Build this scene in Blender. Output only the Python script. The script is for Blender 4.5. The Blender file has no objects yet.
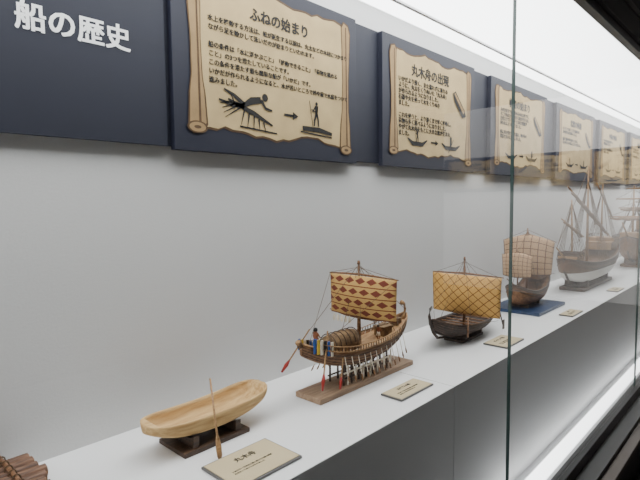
import bpy, math, random
from mathutils import Vector, Matrix
random.seed(7)
C=bpy.context.scene.collection
PI=math.pi
SH=0.8525   # shelf top height
EYE=1.47

# ---------------------------------------------------------------- materials
def srgb(r,g,b):
    def f(c):
        c/=255.0
        return c/12.92 if c<=0.04045 else ((c+0.055)/1.055)**2.4
    return (f(r),f(g),f(b),1)
def newmat(name):
    m=bpy.data.materials.new(name); m.use_nodes=True
    nt=m.node_tree; b=nt.nodes['Principled BSDF']
    return m,nt,b
def plain(name,col,rough=0.6,metal=0,noise=0.0,scale=40,bump=0.0):
    m,nt,b=newmat(name)
    b.inputs['Roughness'].default_value=rough
    b.inputs['Metallic'].default_value=metal
    tc=nt.nodes.new('ShaderNodeTexCoord'); n=nt.nodes.new('ShaderNodeTexNoise')
    n.inputs['Scale'].default_value=scale; n.inputs['Detail'].default_value=4
    nt.links.new(tc.outputs['Object'],n.inputs['Vector'])
    r=nt.nodes.new('ShaderNodeValToRGB')
    k=noise
    r.color_ramp.elements[0].position=0.3; r.color_ramp.elements[1].position=0.7
    r.color_ramp.elements[0].color=[c*(1-k) for c in col[:3]]+[1]
    r.color_ramp.elements[1].color=[min(1,c*(1+k)) for c in col[:3]]+[1]
    nt.links.new(n.outputs['Fac'],r.inputs['Fac'])
    nt.links.new(r.outputs['Color'],b.inputs['Base Color'])
    if bump>0:
        bp=nt.nodes.new('ShaderNodeBump'); bp.inputs['Strength'].default_value=bump; bp.inputs['Distance'].default_value=0.002
        nt.links.new(n.outputs['Fac'],bp.inputs['Height']); nt.links.new(bp.outputs['Normal'],b.inputs['Normal'])
    return m
def wood(name,c1,c2,scale=14,stretch=(1,9,9),rough=0.55,zsplit=None,low=None):
    m,nt,b=newmat(name); b.inputs['Roughness'].default_value=rough
    tc=nt.nodes.new('ShaderNodeTexCoord'); mp=nt.nodes.new('ShaderNodeMapping')
    mp.inputs['Scale'].default_value=stretch
    n=nt.nodes.new('ShaderNodeTexNoise'); n.inputs['Scale'].default_value=scale; n.inputs['Detail'].default_value=6
    r=nt.nodes.new('ShaderNodeValToRGB')
    r.color_ramp.elements[0].position=0.33; r.color_ramp.elements[1].position=0.68
    r.color_ramp.elements[0].color=c1; r.color_ramp.elements[1].color=c2
    nt.links.new(tc.outputs['Object'],mp.inputs['Vector']); nt.links.new(mp.outputs['Vector'],n.inputs['Vector'])
    nt.links.new(n.outputs['Fac'],r.inputs['Fac'])
    out=r.outputs['Color']
    if zsplit is not None:
        sp=nt.nodes.new('ShaderNodeSeparateXYZ'); nt.links.new(tc.outputs['Object'],sp.inputs[0])
        k=mth(nt,'LESS_THAN',sp.outputs[2],zsplit)
        mx=nt.nodes.new('ShaderNodeMix'); mx.data_type='RGBA'; nt.links.new(k,mx.inputs[0])
        nt.links.new(out,mx.inputs[6]); mx.inputs[7].default_value=low; out=mx.outputs[2]
    nt.links.new(out,b.inputs['Base Color'])
    bp=nt.nodes.new('ShaderNodeBump'); bp.inputs['Strength'].default_value=0.25; bp.inputs['Distance'].default_value=0.002
    nt.links.new(n.outputs['Fac'],bp.inputs['Height']); nt.links.new(bp.outputs['Normal'],b.inputs['Normal'])
    return m
def emis(name,col,s):
    m=bpy.data.materials.new(name); m.use_nodes=True; nt=m.node_tree
    nt.nodes.remove(nt.nodes['Principled BSDF'])
    e=nt.nodes.new('ShaderNodeEmission'); e.inputs['Color'].default_value=col; e.inputs['Strength'].default_value=s
    nt.links.new(e.outputs[0],nt.nodes['Material Output'].inputs['Surface'])
    return m
def mth(nt,op,a,b=None,c=None):
    n=nt.nodes.new('ShaderNodeMath'); n.operation=op
    for i,x in enumerate((a,b,c)):
        if x is None: continue
        if isinstance(x,(int,float)): n.inputs[i].default_value=x
        else: nt.links.new(x,n.inputs[i])
    return n.outputs[0]
def sailmat(name,base,line,kind,extra=None):
    m,nt,b=newmat(name); b.inputs['Roughness'].default_value=0.85
    uv=nt.nodes.new('ShaderNodeUVMap'); uv.uv_map='UVMap'
    sp=nt.nodes.new('ShaderNodeSeparateXYZ'); nt.links.new(uv.outputs['UV'],sp.inputs[0])
    u,v=sp.outputs[0],sp.outputs[1]
    def fr(x): return mth(nt,'FRACT',x)
    if kind=='diamond':
        a=fr(mth(nt,'ADD',mth(nt,'MULTIPLY',u,7.0),mth(nt,'MULTIPLY',v,4.5)))
        c=fr(mth(nt,'ADD',mth(nt,'SUBTRACT',mth(nt,'MULTIPLY',u,7.0),mth(nt,'MULTIPLY',v,4.5)),10))
        k=mth(nt,'MAXIMUM',mth(nt,'LESS_THAN',a,0.11),mth(nt,'LESS_THAN',c,0.11))
    elif kind=='grid':
        a=fr(mth(nt,'MULTIPLY',u,7.0)); c=fr(mth(nt,'MULTIPLY',v,6.0))
        k=mth(nt,'MAXIMUM',mth(nt,'LESS_THAN',a,0.12),mth(nt,'LESS_THAN',c,0.12))
    else: # egyptian winged motifs in rows
        rv=mth(nt,'MULTIPLY',v,4.0); fv=fr(rv); row=mth(nt,'FLOOR',rv)
        fu=fr(mth(nt,'ADD',mth(nt,'MULTIPLY',u,6.0),mth(nt,'MULTIPLY',row,0.5)))
        d=mth(nt,'ABSOLUTE',mth(nt,'SUBTRACT',fu,0.5))
        top=mth(nt,'SUBTRACT',0.88,mth(nt,'MULTIPLY',d,0.7))
        bot=mth(nt,'ADD',0.25,mth(nt,'MULTIPLY',d,0.65))
        k=mth(nt,'MULTIPLY',mth(nt,'LESS_THAN',fv,top),mth(nt,'GREATER_THAN',fv,bot))
        k=mth(nt,'MAXIMUM',k,mth(nt,'LESS_THAN',fv,0.10))
    mix=nt.nodes.new('ShaderNodeMix'); mix.data_type='RGBA'
    mix.inputs[6].default_value=base; mix.inputs[7].default_value=line
    nt.links.new(k,mix.inputs[0])
    n=nt.nodes.new('ShaderNodeTexNoise'); n.inputs['Scale'].default_value=90
    mx=nt.nodes.new('ShaderNodeMix'); mx.data_type='RGBA'; mx.blend_type='MULTIPLY'; mx.inputs[0].default_value=0.35
    nt.links.new(mix.outputs[2],mx.inputs[6]); nt.links.new(n.outputs['Fac'],mx.inputs[7])
    nt.links.new(mx.outputs[2],b.inputs['Base Color'])
    return m

WALL=plain('wallpaper_offwhite',srgb(213,213,212),0.8,noise=0.03,scale=160,bump=0.25)
SHELF=plain('shelf_white_laminate',srgb(228,228,228),0.5,noise=0.01,scale=30)
WHITE=plain('case_white_paint',srgb(224,224,226),0.6,noise=0.01)
NAVY=plain('navy_board',srgb(30,33,48),0.65,noise=0.04,scale=12)
NAVY2=plain('navy_panel',srgb(26,29,46),0.6,noise=0.04,scale=12)
PARCH=plain('parchment',srgb(190,166,120),0.8,noise=0.12,scale=9)
PARCHD=plain('parchment_burnt_edge',srgb(84,62,40),0.8,noise=0.3,scale=30)
PARCHR=plain('parchment_roll',srgb(156,128,88),0.8,noise=0.15,scale=14)
INK=plain('ink_black',srgb(14,10,8),0.7)
WTXT=plain('white_letters',srgb(252,252,252),0.6)
BLACK=plain('black_frame',srgb(20,19,19),0.4)
BRONZE=plain('bronze_frame',srgb(66,56,50),0.35,metal=0.5)
DARKW=plain('room_dark_paint',srgb(44,41,40),0.8,noise=0.05)
ROOMW=plain('room_wall_paint',srgb(214,212,210),0.8,noise=0.03)
CARPET=plain('carpet_dark',srgb(50,44,42),0.95,noise=0.25,scale=200)
LIGHTW=wood('pine_light',srgb(176,138,88),srgb(216,182,128),10,rough=0.8)
MIDW=wood('teak_mid',srgb(90,60,38),srgb(146,104,68),16)
TANW=wood('tan_planks',srgb(132,98,62),srgb(178,140,96),20)
DKW=wood('walnut_dark',srgb(50,36,28),srgb(86,64,48),16)
EBW=wood('tarred_hull',srgb(34,26,22),srgb(70,52,42),18)
CARV=wood('caravel_hull',srgb(84,60,44),srgb(128,96,70),18,zsplit=0.135,low=srgb(222,219,212))
BASEW=wood('base_board_wood',srgb(138,110,86),srgb(172,144,116),10)
LOGW=wood('bark_log',srgb(70,46,32),srgb(124,88,64),22)
REDW=plain('red_paint',srgb(150,34,24),0.5,noise=0.1)
BLUEP=plain('blue_paint',srgb(36,80,150),0.5,noise=0.1)
YELP=plain('yellow_paint',srgb(215,180,60),0.5,noise=0.1)
SEA=plain('sea_blue_base',srgb(26,54,90),0.35,noise=0.25,scale=60,bump=0.8)
ROPE=plain('rope',srgb(104,84,62),0.9,noise=0.1)
SKIN=plain('skin_brown',srgb(140,84,54),0.7)
CREAM=plain('cream_cloth',srgb(222,212,192),0.85,noise=0.08)
FURL=plain('furled_sail_brown',srgb(138,112,88),0.9,noise=0.2,scale=60)
WICK=wood('wicker',srgb(80,60,40),srgb(144,114,78),50,(1,1,1),0.8)
PLATE=plain('label_card',srgb(194,178,142),0.5,noise=0.04,scale=20)
PLATEB=plain('label_acrylic_edge',srgb(90,88,86),0.3)
S_EG=sailmat('sail_egyptian',srgb(204,162,94),srgb(118,52,34),'eg')
S_VK=sailmat('sail_quilted',srgb(222,172,92),srgb(124,80,38),'diamond')
S_GR=sailmat('sail_matting',srgb(196,160,122),srgb(112,78,56),'grid')
LIGHTP=emis('diffuser_light',(0.985,0.99,1.0,1),7.6)
LEDP=emis('led_strip_light',(0.98,0.985,1.0,1),6.0)

# ---------------------------------------------------------------- mesh tools
class M:
    def __init__(s): s.v=[]; s.f=[]; s.uv=[]
    def grid(s,fn,nu,nv,wrapu=False):
        o=len(s.v)
        for i in range(nu+1):
            for j in range(nv+1):
                s.v.append(fn(i/nu,j/nv))
        for i in range(nu):
            for j in range(nv):
                a=o+i*(nv+1)+j
                s.f.append((a,a+nv+1,a+nv+2,a+1))
                s.uv.append([(i/nu,j/nv),((i+1)/nu,j/nv),((i+1)/nu,(j+1)/nv),(i/nu,(j+1)/nv)])
        return s
    def loops(s,loops,cap=True):
        o=len(s.v); n=len(loops[0])
        for l in loops: s.v.extend([tuple(p) for p in l])
        for i in range(len(loops)-1):
            for j in range(n):
                a=o+i*n+j; b=o+i*n+(j+1)%n
                s.f.append((a,b,b+n,a+n))
        if cap:
            s.f.append(tuple(o+j for j in range(n))[::-1])
            s.f.append(tuple(o+(len(loops)-1)*n+j for j in range(n)))
        return s
    def tube(s,pts,r,seg=8):
        pts=[Vector(p) for p in pts]; n=len(pts)
        rr=r if isinstance(r,(list,tuple)) else [r]*n
        L=[]
        ref=None
        for i,p in enumerate(pts):
            t=(pts[min(i+1,n-1)]-pts[max(i-1,0)])
            if t.length<1e-9: t=Vector((0,0,1))
            t.normalize()
            if ref is None: ref=Vector((0,0,1)) if abs(t.z)<0.9 else Vector((1,0,0))
            a=t.cross(ref)
            if a.length<1e-4: a=t.cross(Vector((0,1,0)))
            a.normalize(); b=t.cross(a)
            L.append([p+(a*math.cos(2*PI*k/seg)+b*math.sin(2*PI*k/seg))*rr[i] for k in range(seg)])
        return s.loops(L)
    def rod(s,p,q,r,r2=None,seg=8):
        return s.tube([p,q],[r,r if r2 is None else r2],seg)
    def box(s,c,d,R=None):
        c=Vector(c); o=len(s.v)
        for x in(-.5,.5):
            for y in(-.5,.5):
                for z in(-.5,.5):
                    p=Vector((x*d[0],y*d[1],z*d[2]))
                    if R: p=R@p
                    s.v.append(tuple(c+p))
        for f in((0,1,3,2),(4,6,7,5),(0,4,5,1),(2,3,7,6),(0,2,6,4),(1,5,7,3)):
            s.f.append(tuple(o+i for i in f))
        return s
    def poly(s,pts):
        o=len(s.v); s.v.extend([tuple(p) for p in pts]); s.f.append(tuple(range(o,o+len(pts)))); return s
    def build(s,name,mat,parent=None,smooth=False,loc=None,bevel=0):
        me=bpy.data.meshes.new(name); me.from_pydata([tuple(p) for p in s.v],[],s.f)
        if s.uv and len(s.uv)==len(s.f):
            l=me.uv_layers.new(name='UVMap'); k=0
            for q in s.uv:
                for c in q: l.data[k].uv=c; k+=1
        me.materials.append(mat)
        if smooth:
            for p in me.polygons: p.use_smooth=True
        me.update()
        ob=bpy.data.objects.new(name,me); C.objects.link(ob)
        if parent: ob.parent=parent
        if loc: ob.location=loc
        if bevel:
            b=ob.modifiers.new('bevel','BEVEL'); b.width=bevel; b.segments=2
        return ob
def empty(name,loc,rz=0,sc=1):
    e=bpy.data.objects.new(name,None); e.location=loc; e.rotation_euler=(0,0,rz); e.empty_display_size=0.05; e.scale=(sc,sc,sc)
    C.objects.link(e); return e
def bx(name,a,b,mat,parent=None,bevel=0):
    m=M(); m.box([(a[i]+b[i])/2 for i in range(3)],[abs(b[i]-a[i]) for i in range(3)])
    return m.build(name,mat,parent,bevel=bevel)
def text(name,s,size,loc,mat,parent,rot=(PI/2,0,0),bold=0.0,align='LEFT',ls=1.0):
    cu=bpy.data.curves.new(name,'FONT'); cu.body=s; cu.size=size; cu.offset=bold
    cu.align_x=align; cu.space_line=ls; cu.extrude=0.0003; cu.resolution_u=3
    cu.materials.append(mat)
    o=bpy.data.objects.new(name,cu); o.location=loc; o.rotation_euler=rot; o.parent=parent; C.objects.link(o); return o
def boldtext(name,s,size,loc,mat,parent,w,**k):
    n=0
    for dx in(-1,-.33,.33,1):
        for dz in(-.8,0,.8):
            text(name,s,size,(loc[0]+dx*w,loc[1]-.00002*n,loc[2]+dz*w),mat,parent,**k); n+=1

# ---------------------------------------------------------------- room + case
XL,XR=-1.6,8.0
bx('wall_back',(XL-1.5,1.30,0),(XR,1.42,3.0),WALL)
bx('wall_right',(XR,-3.2,0),(XR+.1,1.42,3.0),ROOMW)
bx('wall_left',(XL-1.6,-3.2,0),(XL-1.5,1.42,3.0),DARKW)
bx('wall_front',(XL-1.6,-3.3,0),(XR+.1,-3.2,3.0),DARKW)
bx('floor',(XL-1.6,-3.3,-0.1),(XR+.1,1.42,0),CARPET)
bx('ceiling',(XL-1.6,-3.3,3.0),(XR+.1,1.42,3.1),DARKW)
case=empty('display_case',(0,0,0))
bx('shelf_plinth',(XL,0.793,0.30),(1.492,1.30,SH),SHELF,case,bevel=0.002)
bx('shelf_plinth_section',(1.494,0.793,0.30),(4.6,1.30,SH),SHELF,case,bevel=0.001)
bx('shelf_plinth_end',(4.603,0.793,0.30),(XR,1.30,SH),SHELF,case,bevel=0.002)
bx('case_base',(XL,0.55,0.0),(XR,1.30,0.285),BLACK,case)
bx('case_floor_strip',(XL,0.665,0.285),(XR,0.793,0.30),WHITE,case)
bx('floor_led_strip',(1.7,0.70,0.300),(XR-.1,0.76,0.306),LEDP,case)
bx('lower_glass_rail',(XL,0.62,0.285),(XR,0.665,0.335),BLACK,case,bevel=0.002)
bx('outer_ledge',(XL,0.50,0.235),(XR,0.55,0.262),BRONZE,case,bevel=0.003)
bx('kick_board',(XL,0.53,0.0),(XR,0.55,0.235),BLACK,case)
bx('upper_glass_rail',(XL,0.63,2.262),(XR,0.665,2.30),BLACK,case,bevel=0.002)
bx('header_fascia',(XL,0.61,2.30),(XR,0.675,3.0),DARKW,case)
bx('header_trim',(XL,0.60,2.40),(XR,0.61,2.43),BRONZE,case)
bx('case_top',(XL,0.665,2.285),(XR,1.30,2.32),WHITE,case)
bx('light_diffuser',(XL,0.668,2.274),(XR,1.17,2.284),LIGHTP,case)
bx('light_diffuser_rear',(XL,1.185,2.274),(XR,1.285,2.284),LIGHTP,case)
bx('ceiling_rail_rear',(XL,1.17,2.266),(XR,1.185,2.285),WHITE,case)
bx('case_side',(XL-.03,0.62,0.0),(XL,1.30,2.32),WHITE,case)

# glass
g=bpy.data.materials.new('clear_glass'); g.use_nodes=True; nt=g.node_tree; nt.nodes.remove(nt.nodes['Principled BSDF'])
tr=nt.nodes.new('ShaderNodeBsdfTransparent'); tr.inputs['Color'].default_value=(0.985,0.995,0.99,1)
gl=nt.nodes.new('ShaderNodeBsdfGlossy'); gl.inputs['Roughness'].default_value=0.0
lw=nt.nodes.new('ShaderNodeLayerWeight'); lw.inputs['Blend'].default_value=0.5
k=mth(nt,'ADD',mth(nt,'MULTIPLY',mth(nt,'POWER',lw.outputs['Facing'],5.0),0.55),0.035)
mx=nt.nodes.new('ShaderNodeMixShader'); nt.links.new(k,mx.inputs[0]); nt.links.new(tr.outputs[0],mx.inputs[1]); nt.links.new(gl.outputs[0],mx.inputs[2])
nt.links.new(mx.outputs[0],nt.nodes['Material Output'].inputs['Surface'])
GE=plain('glass_polished_edge',srgb(64,84,80),0.15)
joints=[XL,-0.31,1.578,3.47,5.36,7.2,XR]
for i in range(len(joints)-1):
    a,b=joints[i]+0.0015,joints[i+1]-0.0015
    o=bx('glass_pane',(a,0.640,0.335),(b,0.650,2.262),g,case)
    o.data.materials.append(GE)
    for p in o.data.polygons:
        if abs(p.normal.x)>0.9: p.material_index=1

# ---------------------------------------------------------------- wall graphics
bx('navy_wall_band',(XL,1.286,1.636),(XR,1.30,2.180),NAVY,case)
tb=empty('title_board',(-0.4,1.272,1.634))
bx('board',(-1.2,0,0),(1.140,0.0135,0.570),NAVY,tb)
boldtext('title_letters','船の歴史',0.0675,(0.772,-0.001,0.240),WTXT,tb,0.0016)

def parchment(pn,W,H,seed):
    rnd=random.Random(seed)
    def ragged(x0,x1,z0,z1,j,n=22):
        pts=[]
        for i in range(n): pts.append((x0+(x1-x0)*i/n+rnd.uniform(-j,j)*.5, z0+rnd.uniform(-j,j)+.010*math.sin(i*.5)))
        for i in range(n): pts.append((x1+rnd.uniform(-j,j)*.6, z0+(z1-z0)*i/n+rnd.uniform(-j,j)*.3))
        for i in range(n): pts.append((x1+(x0-x1)*i/n, z1+rnd.uniform(-j,j)+.008*math.sin(i*.6)))
        for i in range(n): pts.append((x0+rnd.uniform(-j,j)*.6, z1+(z0-z1)*i/n))
        return pts
    p=ragged(.10*W,.915*W,.11*H,.925*H,.006)
    M().poly([(a,-.0012,b) for a,b in p]).build('parchment_burnt_edge',PARCHD,pn)
    c=(W/2,H/2)
    M().poly([(c[0]+(a-c[0])*.980,-.0018,c[1]+(b-c[1])*.968) for a,b in p]).build('parchment_sheet',PARCH,pn)
    for side in (0,1):
        xs=.06*W if side==0 else .885*W
        w=.062*W
        zb,zt=(.09*H,.94*H) if side==0 else (.05*H,.95*H)
        cx0=xs+w*.5
        fl=1 if side==0 else -1
        o=[(-.60,.03),(-.3,0),(.35,.004),(.75,.03),(.62,.12),(.45,H*.30),(.38,H*.5),(.45,zt-zb-.06),(.5,zt-zb-.02),(.2,zt-zb),(-.35,zt-zb-.008),(-.6,zt-zb-.04),(-.36,H*.5),(-.36,H*.3),(-.52,.12)]
        o=[(cx0+fl*a*w,zb+b) for a,b in o]
        if side==1: o=o[::-1]
        M().poly([(a,-.0024,b) for a,b in o]).build('scroll_outline',PARCHD,pn)
        cx=sum(a for a,b in o)/len(o); cz=sum(b for a,b in o)/len(o)
        M().poly([(cx+(a-cx)*.82,-.003,cz+(b-cz)*.975) for a,b in o]).build('scroll_roll',PARCHR,pn)
        M().poly([(cx+w*.08,-.0034,zb+.02),(cx+w*.24,-.0034,zb+.02),(cx+w*.14,-.0034,zt-.02),(cx+w*.04,-.0034,zt-.02)]).build('scroll_crease',PARCHD,pn)
        M().poly([(cx0+w*.70*math.cos(k*PI/8),-.0038,zb+.020+.019*math.sin(k*PI/8)) for k in range(16)]).build('scroll_curl_outline',PARCHD,pn)
        M().poly([(cx0+w*.56*math.cos(k*PI/8),-.0042,zb+.020+.0145*math.sin(k*PI/8)) for k in range(16)]).build('scroll_curl',PARCHR,pn)
        M().poly([(cx0+w*.24*math.cos(k*PI/8),-.0046,zb+.020+.005*math.sin(k*PI/8)) for k in range(16)]).build('scroll_curl_core',PARCHD,pn)
def stroke(m,pts,ws,y=-.004):
    L=[];R=[]
    for i,p in enumerate(pts):
        a=Vector(pts[max(i-1,0)]);b=Vector(pts[min(i+1,len(pts)-1)]); t=(b-a).normalized(); n=Vector((-t.y,t.x))
        q=Vector(p); w=ws[i] if isinstance(ws,list) else ws
        L.append(q+n*w); R.append(q-n*w)
    for i in range(len(pts)-1):
        m.poly([(L[i].x,y,L[i].y),(L[i+1].x,y,L[i+1].y),(R[i+1].x,y,R[i+1].y),(R[i].x,y,R[i].y)][::-1])
def disc(m,x,z,r,y=-.004):
    m.poly([(x+r*math.cos(k*PI/7),y,z+r*math.sin(k*PI/7)) for k in range(14)])
def arrow(m,x,z,l):
    stroke(m,[(x,z),(x+l*.7,z)],.004); m.poly([(x+l*.6,-.004,z-.014),(x+l,-.004,z),(x+l*.6,-.004,z+.014)])
def standing(m,x,z,h,pole=True):
    disc(m,x,z+h*.92,h*.075)
    stroke(m,[(x,z+h*.84),(x-.01*h,z+h*.48)],[h*.10,h*.07])
    stroke(m,[(x-.02*h,z+h*.5),(x-.12*h,z+h*.25),(x-.14*h,z)],[h*.06,h*.045,h*.03])
    stroke(m,[(x+.02*h,z+h*.5),(x+.10*h,z+h*.25),(x+.12*h,z)],[h*.06,h*.045,h*.03])
    stroke(m,[(x-.06*h,z+h*.8),(x-.2*h,z+h*.62),(x-.3*h,z+h*.68)],[h*.035,h*.03,h*.02])
    stroke(m,[(x+.06*h,z+h*.8),(x+.05*h,z+h*.6),(x-.26*h,z+h*.6)],[h*.035,h*.03,h*.02])
    if pole: stroke(m,[(x-.42*h,z+h*1.0),(x-.18*h,z-.25*h)],h*.016)

panels=[
 (0.770,0.835,'ふねの始まり',
  '水上を移動する方法は、船が誕生する以前は、丸太などの木材につかまり\nながら足を動かして泳いだのが始まりといわれます。\n\n船の条件は「水に浮かぶこと」「移動できること」「荷物を積める\nこと」の3つを満たしていることです。\nこの条件を満たす最も簡単な船が「いかだ」です。\nいかだが作られるようになると、水が浅いところで棒や櫂で水底をついて\n進みました。'),
 (1.785,0.865,'丸木舟の出現',
  'いかだより速く、また濡れずに乗れる\nように、丸太をくりぬいた「丸木舟」\nが作られるようになりました。\n石器や火を使って木をくりぬき\nました。\n\nこれを使うと、より遠くまで早く移動し、\n荷物も多く運べるようになりました。\nやがて丸木舟をもとに大きな船が生まれ\nました。'),
 (2.855,0.93,'帆船の始まり',
  '人の力だけで船を進めるのは大変です。\nそこで風の力を利用する帆が考えられ、\n古代エジプトではナイル川で帆船が\n使われるようになりました。\n\n帆に風を受けて進む船は、地中海の\n貿易で大いに活躍しました。'),
 (3.985,1.00,'北欧の帆船','バイキングは軽くて丈夫な船を造り、\n北の海を自由に航海しました。\n\n船首と船尾が同じ形をしており、\n浅い川をさかのぼることもできました。'),
 (5.14,1.02,'中国の帆船','中国では竹を編んだ帆をもつ\n帆船が発達しました。\n\n遠くインド洋まで航海したと\nいわれています。'),
 (6.34,1.02,'大航海時代','大きな帆船で世界の海へ\n乗り出す時代になりました。\n\n新しい航路が開かれました。'),
]
def make_panel(i,pn,W,t,body):
    H=0.575
    bx('panel_board',(0,0,0),(W,0.0235,H),NAVY2,pn,bevel=0.0015)
    parchment(pn,W,H,i+3)
    if i==0:
        for q in(0,.0012): text('heading_text',t,0.046,(.505*W+q,-.0035-q*.1,.440),INK,pn,bold=0.0009,align='CENTER')
        for q in(0,.0006): text('body_text',body,0.0198,(.145*W+q,-.0035-q*.1,.398),INK,pn,bold=0.0003,ls=1.33)
    else:
        for q in(0,.0015): text('heading_text',t,0.058,(.46*W+q,-.0035-q*.1,.430),INK,pn,bold=0.0010,align='CENTER')
        for q in(0,.0008): text('body_text',body,0.0262,(.135*W+q,-.0035-q*.1,.388),INK,pn,bold=0.0004,ls=1.02)
    m=M()
    if i==0:
        x,z=.275,.125
        stroke(m,[(x-.085,z+.045),(x-.03,z+.028),(x+.02,z+.012),(x+.10,z-.020)],[.004,.007,.008,.003])
        for q in range(5):
            stroke(m,[(x-.02+q*.02,z+.02-q*.008),(x-.035+q*.026,z-.03-.004*q)],[.004,.001])
        for q in range(4):
            stroke(m,[(x-.07+q*.012,z+.038-q*.004),(x-.115+q*.006,z+.03-q*.014)],[.003,.001])
        stroke(m,[(x-.06,z+.035),(x-.075,z+.065)],[.003,.001])
        stroke(m,[(x-.03,z+.03),(x+.01,z+.052),(x+.05,z+.06)],[.006,.012,.010])
        disc(m,x+.068,z+.070,.013)
        stroke(m,[(x+.05,z+.06),(x+.07,z+.035),(x+.10,z+.03)],[.006,.005,.003])
        stroke(m,[(x-.02,z+.035),(x-.06,z+.06),(x-.10,z+.075)],[.008,.006,.003])
        stroke(m,[(x-.02,z+.03),(x-.07,z+.03),(x-.12,z+.04)],[.008,.006,.003])
        stroke(m,[(x-.04,z-.035),(x+.12,z-.045)],.0025)
        arrow(m,.43,.150,.07)
        standing(m,.595,.125,.090)
        stroke(m,[(.52,.113),(.61,.113),(.68,.103)],[.008,.009,.006]); stroke(m,[(.51,.099),(.68,.090)],.0025)
    else:
        z=.115
        stroke(m,[(.22*W,z+.022),(.27*W,z),(.37*W,z),(.42*W,z+.022)],[.003,.010,.010,.003]); standing(m,.32*W,z+.008,.060)
        arrow(m,.46*W,z+.015,.07)
        stroke(m,[(.58*W,z+.02),(.63*W,z),(.75*W,z),(.80*W,z+.02)],[.003,.010,.010,.003])
        disc(m,.69*W,z+.05,.010); stroke(m,[(.69*W,z+.045),(.685*W,z+.005)],.009); stroke(m,[(.72*W,z+.045),(.66*W,z-.025)],.0025)
        c=M(); c.poly([(.71*W,-.0055,.40),(.74*W,-.0055,.415),(.86*W,-.0055,.325),(.875*W,-.0055,.295),(.83*W,-.0055,.285),(.73*W,-.0055,.36)])
        c.build('canoe_drawing',INK,pn)
        c=M(); c.poly([(.722*W,-.006,.400),(.74*W,-.006,.406),(.855*W,-.006,.320),(.840*W,-.006,.305)])
        c.build('canoe_drawing_hollow',PARCHR,pn)
    m.build('silhouette_drawing',INK,pn)
X0=[.757,1.737,2.777,3.873,4.996,6.16]
for i,(x0,W,t,body) in enumerate(panels):
    pn=empty('information_panel',(X0[i],1.263,1.6250),sc=.965)
    make_panel(i,pn,W,t,body)
# out-of-view panels (facing -X), added to reflect as a faint ghost in the glass
for j in range(3):
    i=2+j; x0,W,t,body=panels[i]
    pn=empty('information_panel',(XR-.026,0.1-1.15*j,1.62),rz=-PI/2)
    make_panel(i,pn,.95,t,body)
gl_=empty('added_ghost_band',(XR-.001,0,0))  # unseen band added behind those panels, only for its reflection in the panes
bx('band',(-.0015,-3.19,1.63),(0,.54,2.19),NAVY,gl_)

# ---------------------------------------------------------------- label plates
def label(x0,x1,y0,y1,t):
    e=empty('label_plate',(x0,y0,SH)); w,d=x1-x0,y1-y0
    m=M(); m.box((w/2,d/2,.004),(w,d,.006)); m.box((w/2,d*.9,.0015),(w*.96,.008,.003)); m.build('acrylic_base',PLATEB,e,bevel=.001)
    M().box((w/2,d/2,.0077),(w*.955,d*.93,.0012)).build('card',PLATE,e)
    text('label_heading',t,d*.15,(w/2,d*.66,.0088),INK,e,rot=(0,0,0),align='CENTER',bold=.0003)
    text('label_caption','いまから一万年ほど前に使われた船の模型\n丸太をくりぬいて作られました',w*.032,(w*.16,d*.42,.0088),INK,e,rot=(0,0,0),ls=1.6)
label(.625,.820,.838,.976,'丸木舟')
label(1.265,1.455,.850,.930,'エジプトの船')
label(2.02,2.205,.835,.940,'バイキング船')
label(2.80,2.98,.81,.88,'帆船')
label(3.75,3.93,.81,.88,'帆船')
label(5.0,5.18,.81,.88,'帆船')

# ---------------------------------------------------------------- hull tools
class Hull:
    def __init__(s,x,w,kz,sz,q=.7,q2=1.0):
        s.x,s.w,s.kz,s.sz,s.q,s.q2=x,w,kz,sz,q,q2
    def pt(s,t,a,side,off=0):
        w=s.w(t)+off; k=s.kz(t); z=s.sz(t)
        return Vector((s.x(t), side*w*max(0,math.cos(a))**s.q, z-(z-k+off*.5)*math.sin(a)**s.q2))
    def make(s,name,mat,parent,floor,th=.004,n=44,m=9,tin=.94):
        L=[]
        for i in range(n+1):
            t=-1+2*i/n; l=[]
            for j in range(m+1): l.append(s.pt(t,PI/2*j/m,-1))
            for j in range(m-1,-1,-1): l.append(s.pt(t,PI/2*j/m,1))
            w=max(s.w(t)-th,s.w(t)*.3); z=s.sz(t)
            b=max(s.kz(t)+th,floor(t)) if abs(t)<tin else z-.001
            b=min(b,z-.001)
            for j in range(0,m+1):
                a=PI/2*j/m; l.append(Vector((s.x(t), w*max(0,math.cos(a))**.45, z-(z-b)*math.sin(a)**.8)))
            for j in range(m-1,-1,-1):
                a=PI/2*j/m; l.append(Vector((s.x(t),-w*max(0,math.cos(a))**.45, z-(z-b)*math.sin(a)**.8)))
            L.append(l)
        me=M().loops(L); return me.build(name,mat,parent,smooth=True)
    def line(s,m,a,r,t0=-1,t1=1,n=30,off=0.0005,sides=(-1,1),dz=0):
        for sd in sides:
            m.tube([s.pt(t0+(t1-t0)*i/n,a,sd,off)+Vector((0,0,dz)) for i in range(n+1)],r,6)
def sail(name,mat,parent,x,y0,y1,z0,z1,belly,ztop_sag=0,taper=0,zbot_sag=0,yc=0):
    def fn(u,v):
        w=1-taper*(1-v)
        yy=(y0+y1)/2+(y1-y0)*(u-.5)*w
        zz=z0+(z1-z0)*v - ztop_sag*(4*(u-.5)**2)*v + zbot_sag*(4*(u-.5)**2)*(1-v)
        b=belly*math.sin(PI*u)**.7*math.sin(PI*min(1,max(0,v)))**.8 if 0<u<1 and 0<v<1 else 0
        return (x-b,yy,zz)
    o=M().grid(lambda u,v:fn(1-u,v),20,14).build(name,mat,parent,smooth=True)
    sm=o.modifiers.new('thick','SOLIDIFY'); sm.thickness=.0012
    return o
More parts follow.
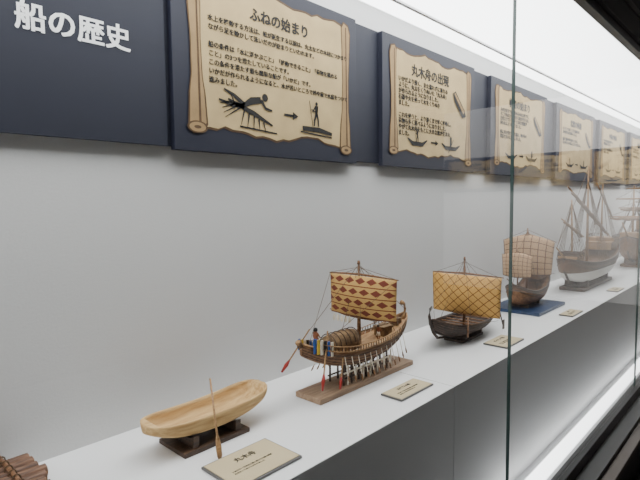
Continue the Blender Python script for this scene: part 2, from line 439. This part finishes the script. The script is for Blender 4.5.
def figure(parent,loc,h,cloth=None):
    me=bpy.data.meshes.new('helmsman_body')
    V=[(0,0,.5),(0,0,.62),(0,0,.76),(0,0,.84),(0,0,.92),(0,-.06,.48),(.02,-.07,.27),(0,-.07,.02),(.06,-.07,0),(0,.06,.48),(-.02,.07,.27),(-.02,.07,.02),(.05,.07,0),(0,-.12,.77),(.06,-.16,.62),(.16,-.12,.6),(0,.12,.77),(.06,.16,.62),(.16,.12,.62)]
    E=[(0,1),(1,2),(2,3),(3,4),(0,5),(5,6),(6,7),(7,8),(0,9),(9,10),(10,11),(11,12),(2,13),(13,14),(14,15),(2,16),(16,17),(17,18)]
    R=[.08,.07,.09,.04,.075,.06,.042,.028,.022,.06,.042,.028,.022,.035,.028,.022,.035,.028,.022]
    me.from_pydata([(a*h,b*h,c*h) for a,b,c in V],E,[])
    o=bpy.data.objects.new('helmsman_body',me); C.objects.link(o); o.parent=parent; o.location=loc
    me.materials.append(SKIN)
    o.modifiers.new('skin','SKIN')
    for i,r in enumerate(R): me.skin_vertices[0].data[i].radius=(r*h,r*h)
    me.skin_vertices[0].data[0].use_root=True
    o.modifiers.new('sub','SUBSURF').levels=1
    x,y,z=loc
    k=M(); k.tube([(x,y,z+.30*h),(x,y,z+.55*h)],[.15*h,.10*h],12); k.build('helmsman_kilt',cloth or CREAM,parent,smooth=True)
    k=M(); k.tube([(x-.02*h,y,z+.88*h),(x-.02*h,y,z+.97*h),(x-.02*h,y,z+1.01*h)],[.09*h,.085*h,.03*h],10); k.build('helmsman_hair',INK,parent,smooth=True)

# ---------------------------------------------------------------- 1 log raft
e=empty('log_raft',(0.10,1.15,SH))
m=M(); cap=M()
n=8
for i in range(n):
    y=-.092+.184*i/(n-1); xr=.252+.005*math.sin(i*2.1)-.022*abs(i-4.5)/4; xl=-.40
    r=.0138+.0008*math.sin(i*3.3)
    pts=[(xl+(xr-xl)*k/8, y+.0008*math.sin(k+i), .044+.001*math.sin(k*1.7+i)) for k in range(9)]
    m.tube(pts,[r]*9,14)
    cap.tube([(xr,y,.044+.001*math.sin(13.6+i)),(xr+.0015,y,.044+.001*math.sin(13.6+i))],[r*.86,r*.80],14)
m.build('logs',LOGW,e,smooth=False)
cap.build('sawn_log_ends',TANW,e)
m=M()
for x in (-.33,-.05,.19):
    m.rod((x,-.108,.0625),(x,.108,.0625),.0045,seg=8)
m.build('cross_poles',MIDW,e,smooth=True)
m=M()
for x in (-.33,-.05,.19):
    for i in range(n):
        y=-.092+.184*i/(n-1)
        m.tube([(x+.008*math.cos(a*PI/5),y+.0,.060+.009*math.sin(a*PI/5)) for a in range(11)],.0014,5)
m.build('rope_lashings',ROPE,e)
m=M(); m.box((-.2,0,.016),(.03,.18,.032)); m.box((.1,0,.016),(.03,.18,.032)); m.build('raft_stand',DKW,e)

# ---------------------------------------------------------------- 2 dugout canoe
e=empty('dugout_canoe',(0.738,1.108,SH))
hl=Hull(lambda t:.184*t, lambda t:.048*(1-abs(t)**6)**.6*(1+.08*t)+.014, lambda t:.030+.040*abs(t)**2.4, lambda t:.084+.008*t*t+.008*max(0,t)**2, .6,1.0)
hl.make('dugout_hull',LIGHTW,e,lambda t:.040+.03*abs(t)**4,th=.006,tin=.88,n=50,m=10)
m=M(); m.box((-.012,0,.006),(.20,.125,.012)); 
m.build('stand_board',DKW,e,bevel=.001)
m=M()
for x in(-.075,.055):
    m.loops([[(x-.008,-.055,.012),(x-.008,.055,.012),(x-.008,.056,.042),(x-.008,.035,.034),(x-.008,0,.030),(x-.008,-.035,.034),(x-.008,-.056,.042)],
             [(x+.008,-.055,.012),(x+.008,.055,.012),(x+.008,.056,.042),(x+.008,.035,.034),(x+.008,0,.030),(x+.008,-.035,.034),(x+.008,-.056,.042)]])
m.build('stand_cradles',DKW,e)
e=empty('canoe_paddle',(0.684,0.984,SH))
p0=Vector((0,0,.002)); p1=Vector((.034,.084,.178)); d=(p1-p0).normalized()
m=M(); m.tube([p0+d*.04,p0+d*.08,p0+d*.192],[.0030,.0027,.0026],10)
m.build('paddle_shaft',TANW,e,smooth=True)
side=Vector((1,0,0)); nn=d.cross(side).normalized()
L=[]
for s_,w_ in((0,.005),(.006,.0075),(.025,.0085),(.045,.006),(.056,.003)):
    c=p0+d*s_; L.append([c+side*w_*math.cos(k*PI/5)+nn*.002*math.sin(k*PI/5) for k in range(10)])
M().loops(L).build('paddle_blade',TANW,e,smooth=True)

# ---------------------------------------------------------------- 3 Egyptian ship
e=empty('egyptian_ship_model',(1.338,1.075,SH))
bx('base_board',(-.258,-.055,0),(.258,.055,.018),BASEW,e,bevel=.002)
hx=lambda t:.285*t
hl=Hull(hx, lambda t:.060*(1-abs(t)**2.8)**.8+.007, lambda t:.070+.080*abs(t)**2.3, lambda t:.132+.056*abs(t)**2.6,.7,1.0)
hl.make('ship_hull',MIDW,e,lambda t:.118+.058*abs(t)**2.6,th=.004,tin=.97)
m=M()
for a in(.25,.5,.75,1.0): hl.line(m,a,.0012)
m.build('hull_planking_seams',DKW,e)
m=M(); hl.line(m,0,.0030,dz=.001); hl.line(m,0,.0017,t0=-.82,t1=.82,dz=.017,off=.002); m.build('gunwale_rails',TANW,e,smooth=True)
m=M()
for i in range(34):
    t=-.8+1.6*i/33
    for sd in(-1,1):
        p=hl.pt(t,0,sd,.002); m.rod(p,p+Vector((0,0,.016)),.0014,seg=5)
m.build('rail_stanchions',DKW,e)
m=M(); m.grid(lambda u,v:(hx(-.9+1.8*u),(v-.5)*2*(hl.w(-.9+1.8*u)-.004),hl.sz(-.9+1.8*u)-.006),30,4); m.build('deck',TANW,e)
m=M()
for x in(-.20,-.1,.0,.1,.20): m.rod((x,0,.12),(x,0,.165),.0028)
m.tube([(-.25,0,.17),(-.2,0,.168),(0,0,.168),(.2,0,.168),(.25,0,.175)],.0025)
m.build('hogging_truss',ROPE,e)
m=M()
m.tube([(.262,0,.165),(.278,0,.182),(.285,0,.205),(.278,0,.226),(.262,0,.232)],[.007,.006,.0055,.006,.010],10)
m.tube([(-.262,0,.160),(-.283,0,.178),(-.298,0,.196)],[.008,.008,.009],10)
m.build('end_posts',TANW,e,smooth=True)
m=M()
for i in range(3):
    m.tube([(-.287-.003*i,0,.180+.006*i),(-.289-.003*i,0,.183+.006*i)],.0095,10)
m.build('bow_bands',DKW,e)
m=M()
L=[]
for i in range(9):
    x=-.165+.13*i/8; s_=1-.12*abs(i-4)/4
    L.append([(x,-.036*s_,.118)]+[(x,-.036*s_*math.cos(a*PI/10),.154+.038*s_*math.sin(a*PI/10)) for a in range(11)]+[(x,.036*s_,.118)])
m.loops(L); m.build('deck_house',WICK,e,smooth=True)
m=M()
for i in range(6):
    x=-.16+.12*i/5
    m.tube([(x,-.037*math.cos(a*PI/10),.154+.039*math.sin(a*PI/10)) for a in range(11)],.0016,5)
m.build('deck_house_hoops',DKW,e)
m=M(); m.box((.14,0,.143),(.05,.045,.038)); m.box((.14,0,.164),(.056,.05,.005)); m.box((.225,0,.165),(.03,.03,.03)); m.build('aft_shelter',WICK,e,bevel=.001)
m=M(); m.tube([(.0,0,.11),(.0,0,.30),(.0,0,.412)],[.0058,.005,.003],10)
m.tube([(.006,-.160,.364),(.006,-.07,.368),(.006,0,.370),(.006,.07,.368),(.006,.14,.364)],[.002,.0035,.004,.0035,.002],8)
m.tube([(.006,-.160,.232),(.006,-.07,.219),(.006,0,.217),(.006,.07,.219),(.006,.14,.230)],[.002,.0035,.004,.0035,.002],8)
m.rod((0,0,.405),(0,0,.418),.006,.004)
m.build('mast_and_yards',MIDW,e,smooth=True)
sail('square_sail',S_EG,e,-.004,-.160,.128,.221,.366,.022,.002,0.02,.005)
m=M()
top=(0,0,.405)
for x,y,z in[(-.29,0,.19),(.275,0,.21),(.16,.045,.14),(.16,-.045,.14),(-.05,-.05,.13),(-.05,.05,.13),(.05,-.05,.13),(.05,.05,.13)]:
    m.rod(top,(x,y,z),.0009,seg=5)
for y in(-.148,-.075,.075,.138): m.rod((.003,0,.395),(.006,y,.366),.0008,seg=5)
for y in(-.155,.138):
    m.rod((.006,y,.364),(-.23,y*.15,.165),.0008,seg=5); m.rod((.006,y,.230),(.2,y*.2,.15),.0008,seg=5); 
m.build('rigging',ROPE,e)
m=M()
for i in range(5):
    y=.115-.018*i; m.tube([(.0,y,.219),(.0,y,.207),(.0,y,.194)],[.001,.006,.0045],6)
m.build('sail_tassels',CREAM,e)
m=M(); bl=M()
for i in range(12):
    t=-.5+1.2*i/11
    for sd in(-1,1):
        a=hl.pt(t,0,sd,-.01)+Vector((0,0,.006)); b=a+Vector((-.010,sd*.030,-.088))
        m.rod(a,b,.0012,seg=6); bl.tube([b+Vector((.003,-sd*.006,.016)),b,b+Vector((-.002,sd*.004,-.008))],[.0012,.0030,.0016],6)
m.build('oar_shafts',CREAM,e); bl.build('oar_blades',MIDW,e)
m=M(); bl=M()
a=Vector((-.195,-.03,.215)); b=Vector((-.255,-.065,.080)); m.rod(a,b,.0026); bl.tube([b+(a-b)*.12,b,b+(b-a)*.20],[.003,.0065,.003],8)
a=Vector((-.215,.03,.215)); b=Vector((-.300,.05,.115)); m.rod(a,b,.0026); bl.tube([b+(a-b)*.12,b,b+(b-a)*.20],[.003,.0065,.003],8)
a=Vector((-.14,-.05,.15)); b=Vector((-.180,-.07,.055)); m.rod(a,b,.002); bl.tube([b+(a-b)*.15,b,b+(b-a)*.2],[.003,.005,.003],8)
m.build('steering_oar_shafts',TANW,e); bl.build('steering_oar_blades',REDW,e,smooth=True)
figure(e,(-.232,-.014,.152),.078,BLUEP); figure(e,(-.200,.020,.142),.066); figure(e,(.085,-.02,.126),.055); figure(e,(.19,.015,.142),.055)
for k,(mt,nm) in enumerate([(BLUEP,'blue'),(YELP,'yellow'),(CREAM,'white'),(INK,'black'),(BLUEP,'blue'),(CREAM,'white')]):
    m=M(); m.box((-.258+.0125*k,-.034-.003*k,.180-.004*k),(.010,.004,.046)); m.box((-.258+.0125*k,.034,.174-.004*k),(.010,.004,.036)); m.build(nm+'_shield',mt,e,bevel=.001)
m=M()
for i in range(7):
    x=-.12+.24*i/6
    for y in(-.03,.03):
        m.box((x,y,.05),(.005,.005,.072))
    m.box((x,0,.085),(.006,.07,.005))
for y in(-.03,.03):
    m.box((0,y,.040),(.26,.004,.004)); m.box((0,y,.082),(.26,.005,.005))
m.build('trestle_dark',DKW,e)
m=M()
for i in range(7):
    x=-.12+.24*i/6
    m.box((x+.017,-.036,.052),(.006,.003,.068))
m.box((0,-.036,.060),(.25,.003,.005))
m.build('trestle_white_slats',CREAM,e)

# ---------------------------------------------------------------- 4 Viking longship
e=empty('viking_longship_model',(2.08,1.06,SH))
hl=Hull(lambda t:.285*t, lambda t:.090*(1-abs(t)**2.2)**.85+.004, lambda t:.026+.07*abs(t)**3.4, lambda t:.084+.050*abs(t)**2.6,.8,1.25)
hl.make('clinker_hull',EBW,e,lambda t:.05+.06*abs(t)**3,th=.004,tin=.95)
m=M()
for a in(.2,.42,.64,.86,1.1): hl.line(m,a,.0015)
hl.line(m,0,.0032)
m.build('clinker_strakes',DKW,e,smooth=True)
m=M()
for s_ in(-1,1):
    m.tube([(s_*.235,0,.045),(s_*.27,0,.075),(s_*.293,0,.115),(s_*.302,0,.150),(s_*.296,0,.178),(s_*.283,0,.186)],[.006,.0065,.0065,.006,.005,.003],8)
m.tube([(-.24,0,.046),(-.12,0,.026),(0,0,.022),(.12,0,.026),(.24,0,.046)],.005,8)
m.build('stem_and_keel',EBW,e,smooth=True)
m=M()
for i in range(9):
    x=-.2+.4*i/8; w=hl.w(x/.285)-.004; m.box((x,0,.076+.02*(x/.285)**2),(.010,2*w,.004))
m.build('thwarts',MIDW,e)
m=M(); m.box((0,0,.006),(.20,.09,.012))
for x in(-.07,.07):
    m.box((x,0,.018),(.014,.08,.02)); m.box((x,.045,.034),(.012,.012,.04)); m.box((x,-.045,.034),(.012,.012,.04))
m.build('cradle_stand',DKW,e)
m=M(); m.tube([(0,0,.03),(0,0,.25),(0,0,.36)],[.007,.0055,.003],10)
m.tube([(.008,-.178,.287),(.008,0,.292),(.008,.165,.287)],[.0025,.005,.0025],8)
m.rod((0,0,.352),(0,0,.368),.006,.004)
m.rod((-.16,-.1,.05),(-.10,-.07,.12),.003)
m.build('mast_and_yard',MIDW,e,smooth=True)
sail('quilted_sail',S_VK,e,-.004,-.174,.160,.106,.286,.03,0,.03,.004)
m=M()
for x,y,z in[(-.29,0,.17),(.29,0,.17),(-.08,-.075,.09),(-.08,.075,.09),(.08,-.075,.09),(.08,.075,.09)]:
    m.rod((0,0,.355),(x,y,z),.0009,seg=5)
for y in(-.16,.155): m.rod((.0,y,.10),(-.14,y*.45,.09),.0009,seg=5); m.rod((0,0,.345),(.008,y,.286),.0008,seg=5)
m.build('rigging',ROPE,e)
m=M(); m.rod((.2,-.07,.13),(.225,-.085,.03),.003); m.box((.228,-.087,.03),(.018,.003,.045)); m.build('steering_oar',DKW,e)

# ---------------------------------------------------------------- generic tall ships
def bigship(name,loc,L,w,kz,sheer,bow,stern,woodm):
    e=empty(name,loc)
    hl=Hull(lambda t:L/2*t, lambda t:w*(1-abs(t)**3.0)**.7+.006+(w*.45 if t>0.0 else 0)*max(0,t)**2, lambda t:kz+(.11*L)*abs(t)**4 , lambda t:sheer+(bow if t<0 else stern)*abs(t)**2.4,.55,1.1)
    hl.make('ship_hull',woodm,e,lambda t:sheer-.02+(bow if t<0 else stern)*abs(t)**2.4,th=.006,tin=.96)
    m=M()
    for a in(.15,.35): hl.line(m,a,.0028,t0=-.98,t1=.98)
    hl.line(m,0,.005); m.build('wales_and_rail',DKW,e,smooth=True)
    m=M(); m.tube([(-L*.5,0,sheer+bow),(-L*.48,0,sheer*.8),(-L*.40,0,kz+.03),(-L*.25,0,kz-.003),(L*.30,0,kz-.003),(L*.44,0,kz+.03)],.008,8); m.build('stem_and_keel',DKW,e,smooth=True)
    m=M(); m.box((L*.47,0,(kz+sheer)/2+.02),(.03*L,.008,(sheer-kz)*.95)); m.build('rudder',DKW,e)
    return e,hl

# 5 matting-sail ship on blue base
e,hl=bigship('cargo_sailing_ship_model',(2.90,1.09,SH),.42,.072,.03,.11,.05,.085,MIDW)
bx('sea_base',(-.20,-.145,0),(.22,.145,.018),SEA,e,bevel=.003)
m=M(); m.box((-.09,0,.026),(.014,.09,.03)); m.box((.08,0,.026),(.014,.09,.03)); m.build('cradles',DKW,e)
m=M(); m.box((.13,0,.175),(.11,.095,.035)); m.box((.13,0,.196),(.12,.105,.006)); m.build('stern_cabin',MIDW,e,bevel=.001)
m=M(); m.tube([(-.0,0,.10),(0,0,.46)],[.007,.0035],10); m.tube([(-.13,0,.11),(-.15,0,.36)],[.005,.003],8); m.rod((-.19,0,.16),(-.28,0,.20),.004,.002)
m.tube([(.006,-.155,.385),(.006,0,.425),(.006,.145,.385)],[.002,.005,.002],8)
m.tube([(-.14,-.09,.315),(-.14,0,.335),(-.14,.09,.315)],[.002,.004,.002],8)
m.build('masts_and_yards',MIDW,e,smooth=True)
sail('main_sail',S_GR,e,-.002,-.150,.140,.19,.42,.028,.038,.10,.012)
sail('fore_sail',S_GR,e,-.148,-.085,.085,.19,.33,.02,.018,.08,.01)
m=M()
for x,y,z in[(-.27,0,.20),(.2,.04,.19),(.2,-.04,.19),(.04,.07,.12),(.04,-.07,.12),(-.04,.07,.12),(-.04,-.07,.12)]: m.rod((0,0,.45),(x,y,z),.0013,seg=5)
for y in(-.15,.14): m.rod((0,y,.21),(.15,y*.4,.19),.0012,seg=5); m.rod((0,0,.45),(.006,y,.387),.0012,seg=5)
m.build('rigging',ROPE,e)

# 6 lateen-rigged ship
e,hl=bigship('lateen_caravel_model',(3.98,1.06,SH),1.06,.115,.045,.185,.05,.10,CARV)
m=M(); m.box((0,0,.012),(.72,.16,.024))
for x in(-.25,.25): m.box((x,0,.042),(.03,.15,.05))
m.build('display_base',DKW,e,bevel=.003)
m=M(); m.box((.38,0,.265),(.24,.18,.06)); m.box((.42,0,.305),(.16,.18,.04)); m.box((-.39,0,.225),(.15,.12,.04)); m.build('castles',TANW,e,bevel=.003)
m=M()
for x in(-.45,-.39,-.33): m.box((x,0,.255),(.01,.13,.03))
for i in range(6):
    for y in(-.09,.09): m.box((.30+.04*i,y,.335),(.005,.005,.03))
m.build('castle_rails',DKW,e)
m=M()
m.tube([(-.02,0,.16),(-.04,0,.86)],[.011,.005],10); m.tube([(-.36,0,.2),(-.40,0,.62)],[.009,.004],10); m.tube([(.34,0,.28),(.35,0,.74)],[.009,.004],10); m.rod((-.50,0,.23),(-.68,0,.32),.008,.004)
m.build('masts_and_bowsprit',TANW,e,smooth=True)
m=M(); fu=M()
def yard(a,b,r):
    a=Vector(a);b=Vector(b); m.tube([a,a.lerp(b,.5),b],[r*.5,r,r*.45],8)
    fu.tube([a.lerp(b,k/14)+Vector((0,-.004,-.010-.004*math.sin(k*2.3))) for k in range(1,14)],[r*(.8+.5*math.sin(PI*k/14)+.15*math.sin(k*2.9)) for k in range(1,14)],8)
yard((-.58,-.03,.70),(.46,-.03,.33),.010)
yard((-.66,-.02,.50),(-.18,-.02,.36),.007)
yard((.10,-.02,.74),(.60,-.02,.46),.007)
m.build('lateen_yards',TANW,e,smooth=True); fu.build('furled_sails',FURL,e,smooth=True)
m=M()
for sd in(-1,1):
    for k in range(6): m.rod((-.04,0,.76),(-.12+.05*k,sd*.11,.18),.0018,seg=5)
    for k in range(4): m.rod((-.395,0,.60),(-.42+.04*k,sd*.08,.22),.0016,seg=5); m.rod((.35,0,.70),(.31+.04*k,sd*.09,.30),.0016,seg=5)
    for z in(.3,.38,.46,.54): 
        f_=(z-.2)/.56; m.rod((-.12+.08*f_,sd*.11*(1-f_),z),(.13-.17*f_,sd*.11*(1-f_),z),.0012,seg=4)
m.rod((-.04,0,.84),(-.67,0,.32),.0018,seg=5); m.rod((-.04,0,.84),(.35,0,.72),.0018,seg=5); m.rod((.35,0,.72),(.53,0,.31),.0018,seg=5); m.rod((-.395,0,.61),(-.67,0,.32),.0018,seg=5)
m.build('rigging',ROPE,e)

# 7 three-masted galleon beyond
e,hl=bigship('galleon_model',(5.62,1.03,SH),1.15,.14,.05,.20,.09,.18,MIDW)
m=M(); m.box((0,0,.012),(.8,.18,.024))
for x in(-.28,.28): m.box((x,0,.045),(.03,.16,.06))
m.build('display_base',MIDW,e,bevel=.003)
m=M(); m.box((.42,0,.36),(.22,.22,.10)); m.box((-.42,0,.29),(.16,.16,.06)); m.build('castles',TANW,e,bevel=.003)
m=M(); r=M()
for x,h in((-.38,.74),(0,.86),(.38,.70)):
    m.tube([(x,0,.2),(x,0,h)],[.013,.005],10)
    for z,l in((h*.62,.20),(h*.84,.14)):
        m.tube([(x-.01,-l,z),(x-.01,0,z),(x-.01,l,z)],[.004,.008,.004],8)
        r.rod((x,0,z+.08),(x,-l,z),.0016,seg=4); r.rod((x,0,z+.08),(x,l,z),.0016,seg=4)
    for sd in(-1,1):
        for k in range(5): r.rod((x,0,h*.8),(x-.06+.035*k,sd*.13,.24),.0016,seg=4)
m.rod((-.54,0,.28),(-.78,0,.42),.010,.005); r.rod((-.38,0,.72),(-.77,0,.41),.0016,seg=4); r.rod((0,0,.84),(-.38,0,.70),.0016,seg=4)
m.build('masts_and_yards',TANW,e,smooth=True); r.build('rigging',ROPE,e)
for x,h in((-.38,.74),(0,.86)):
    m=M(); m.tube([(x-.02,-.18+.03*k,h*.62-.018-.004*math.sin(k*2)) for k in range(13)],[.008+.009*math.sin(PI*k/12) for k in range(13)],8); m.build('furled_sail',FURL,e,smooth=True)

# ---------------------------------------------------------------- lights / world
l=bpy.data.lights.new('added_glass_haze_fill','AREA'); l.shape='RECTANGLE'; l.size=3.4; l.size_y=.25; l.energy=120; l.color=(1,.99,.98)  # added fill light, brightens the far wall so the panes pick up haze
o=bpy.data.objects.new('added_glass_haze_fill',l); o.location=(6.4,-1.3,2.85)
dirv=Vector((1.6,0,-1.5)).normalized()
z=-dirv; x=Vector((0,1,0)); y=z.cross(x).normalized()
o.rotation_euler=Matrix((x,y,z)).transposed().to_euler(); C.objects.link(o)
w=bpy.data.worlds.new('room_world'); bpy.context.scene.world=w; w.use_nodes=True
w.node_tree.nodes['Background'].inputs[0].default_value=(.5,.52,.55,1); w.node_tree.nodes['Background'].inputs[1].default_value=.03

# ---------------------------------------------------------------- camera
th=math.radians(43.2); ph=math.atan(.074); rl=.012
f=Vector((math.cos(th),math.sin(th),0)); R=Vector((math.sin(th),-math.cos(th),0)); Z=Vector((0,0,1))
fc=f*math.cos(ph)-Z*math.sin(ph); U=f*math.sin(ph)+Z*math.cos(ph)
right=(R-rl*U).normalized(); up=(U+rl*R).normalized()
cam=bpy.data.cameras.new('camera'); cam.sensor_width=36; cam.lens=28.125; cam.clip_start=.01
co=bpy.data.objects.new('camera',cam); C.objects.link(co)
mw=Matrix((right,up,-fc)).transposed().to_4x4(); mw.translation=Vector((0,0,EYE)); co.matrix_world=mw
bpy.context.scene.camera=co
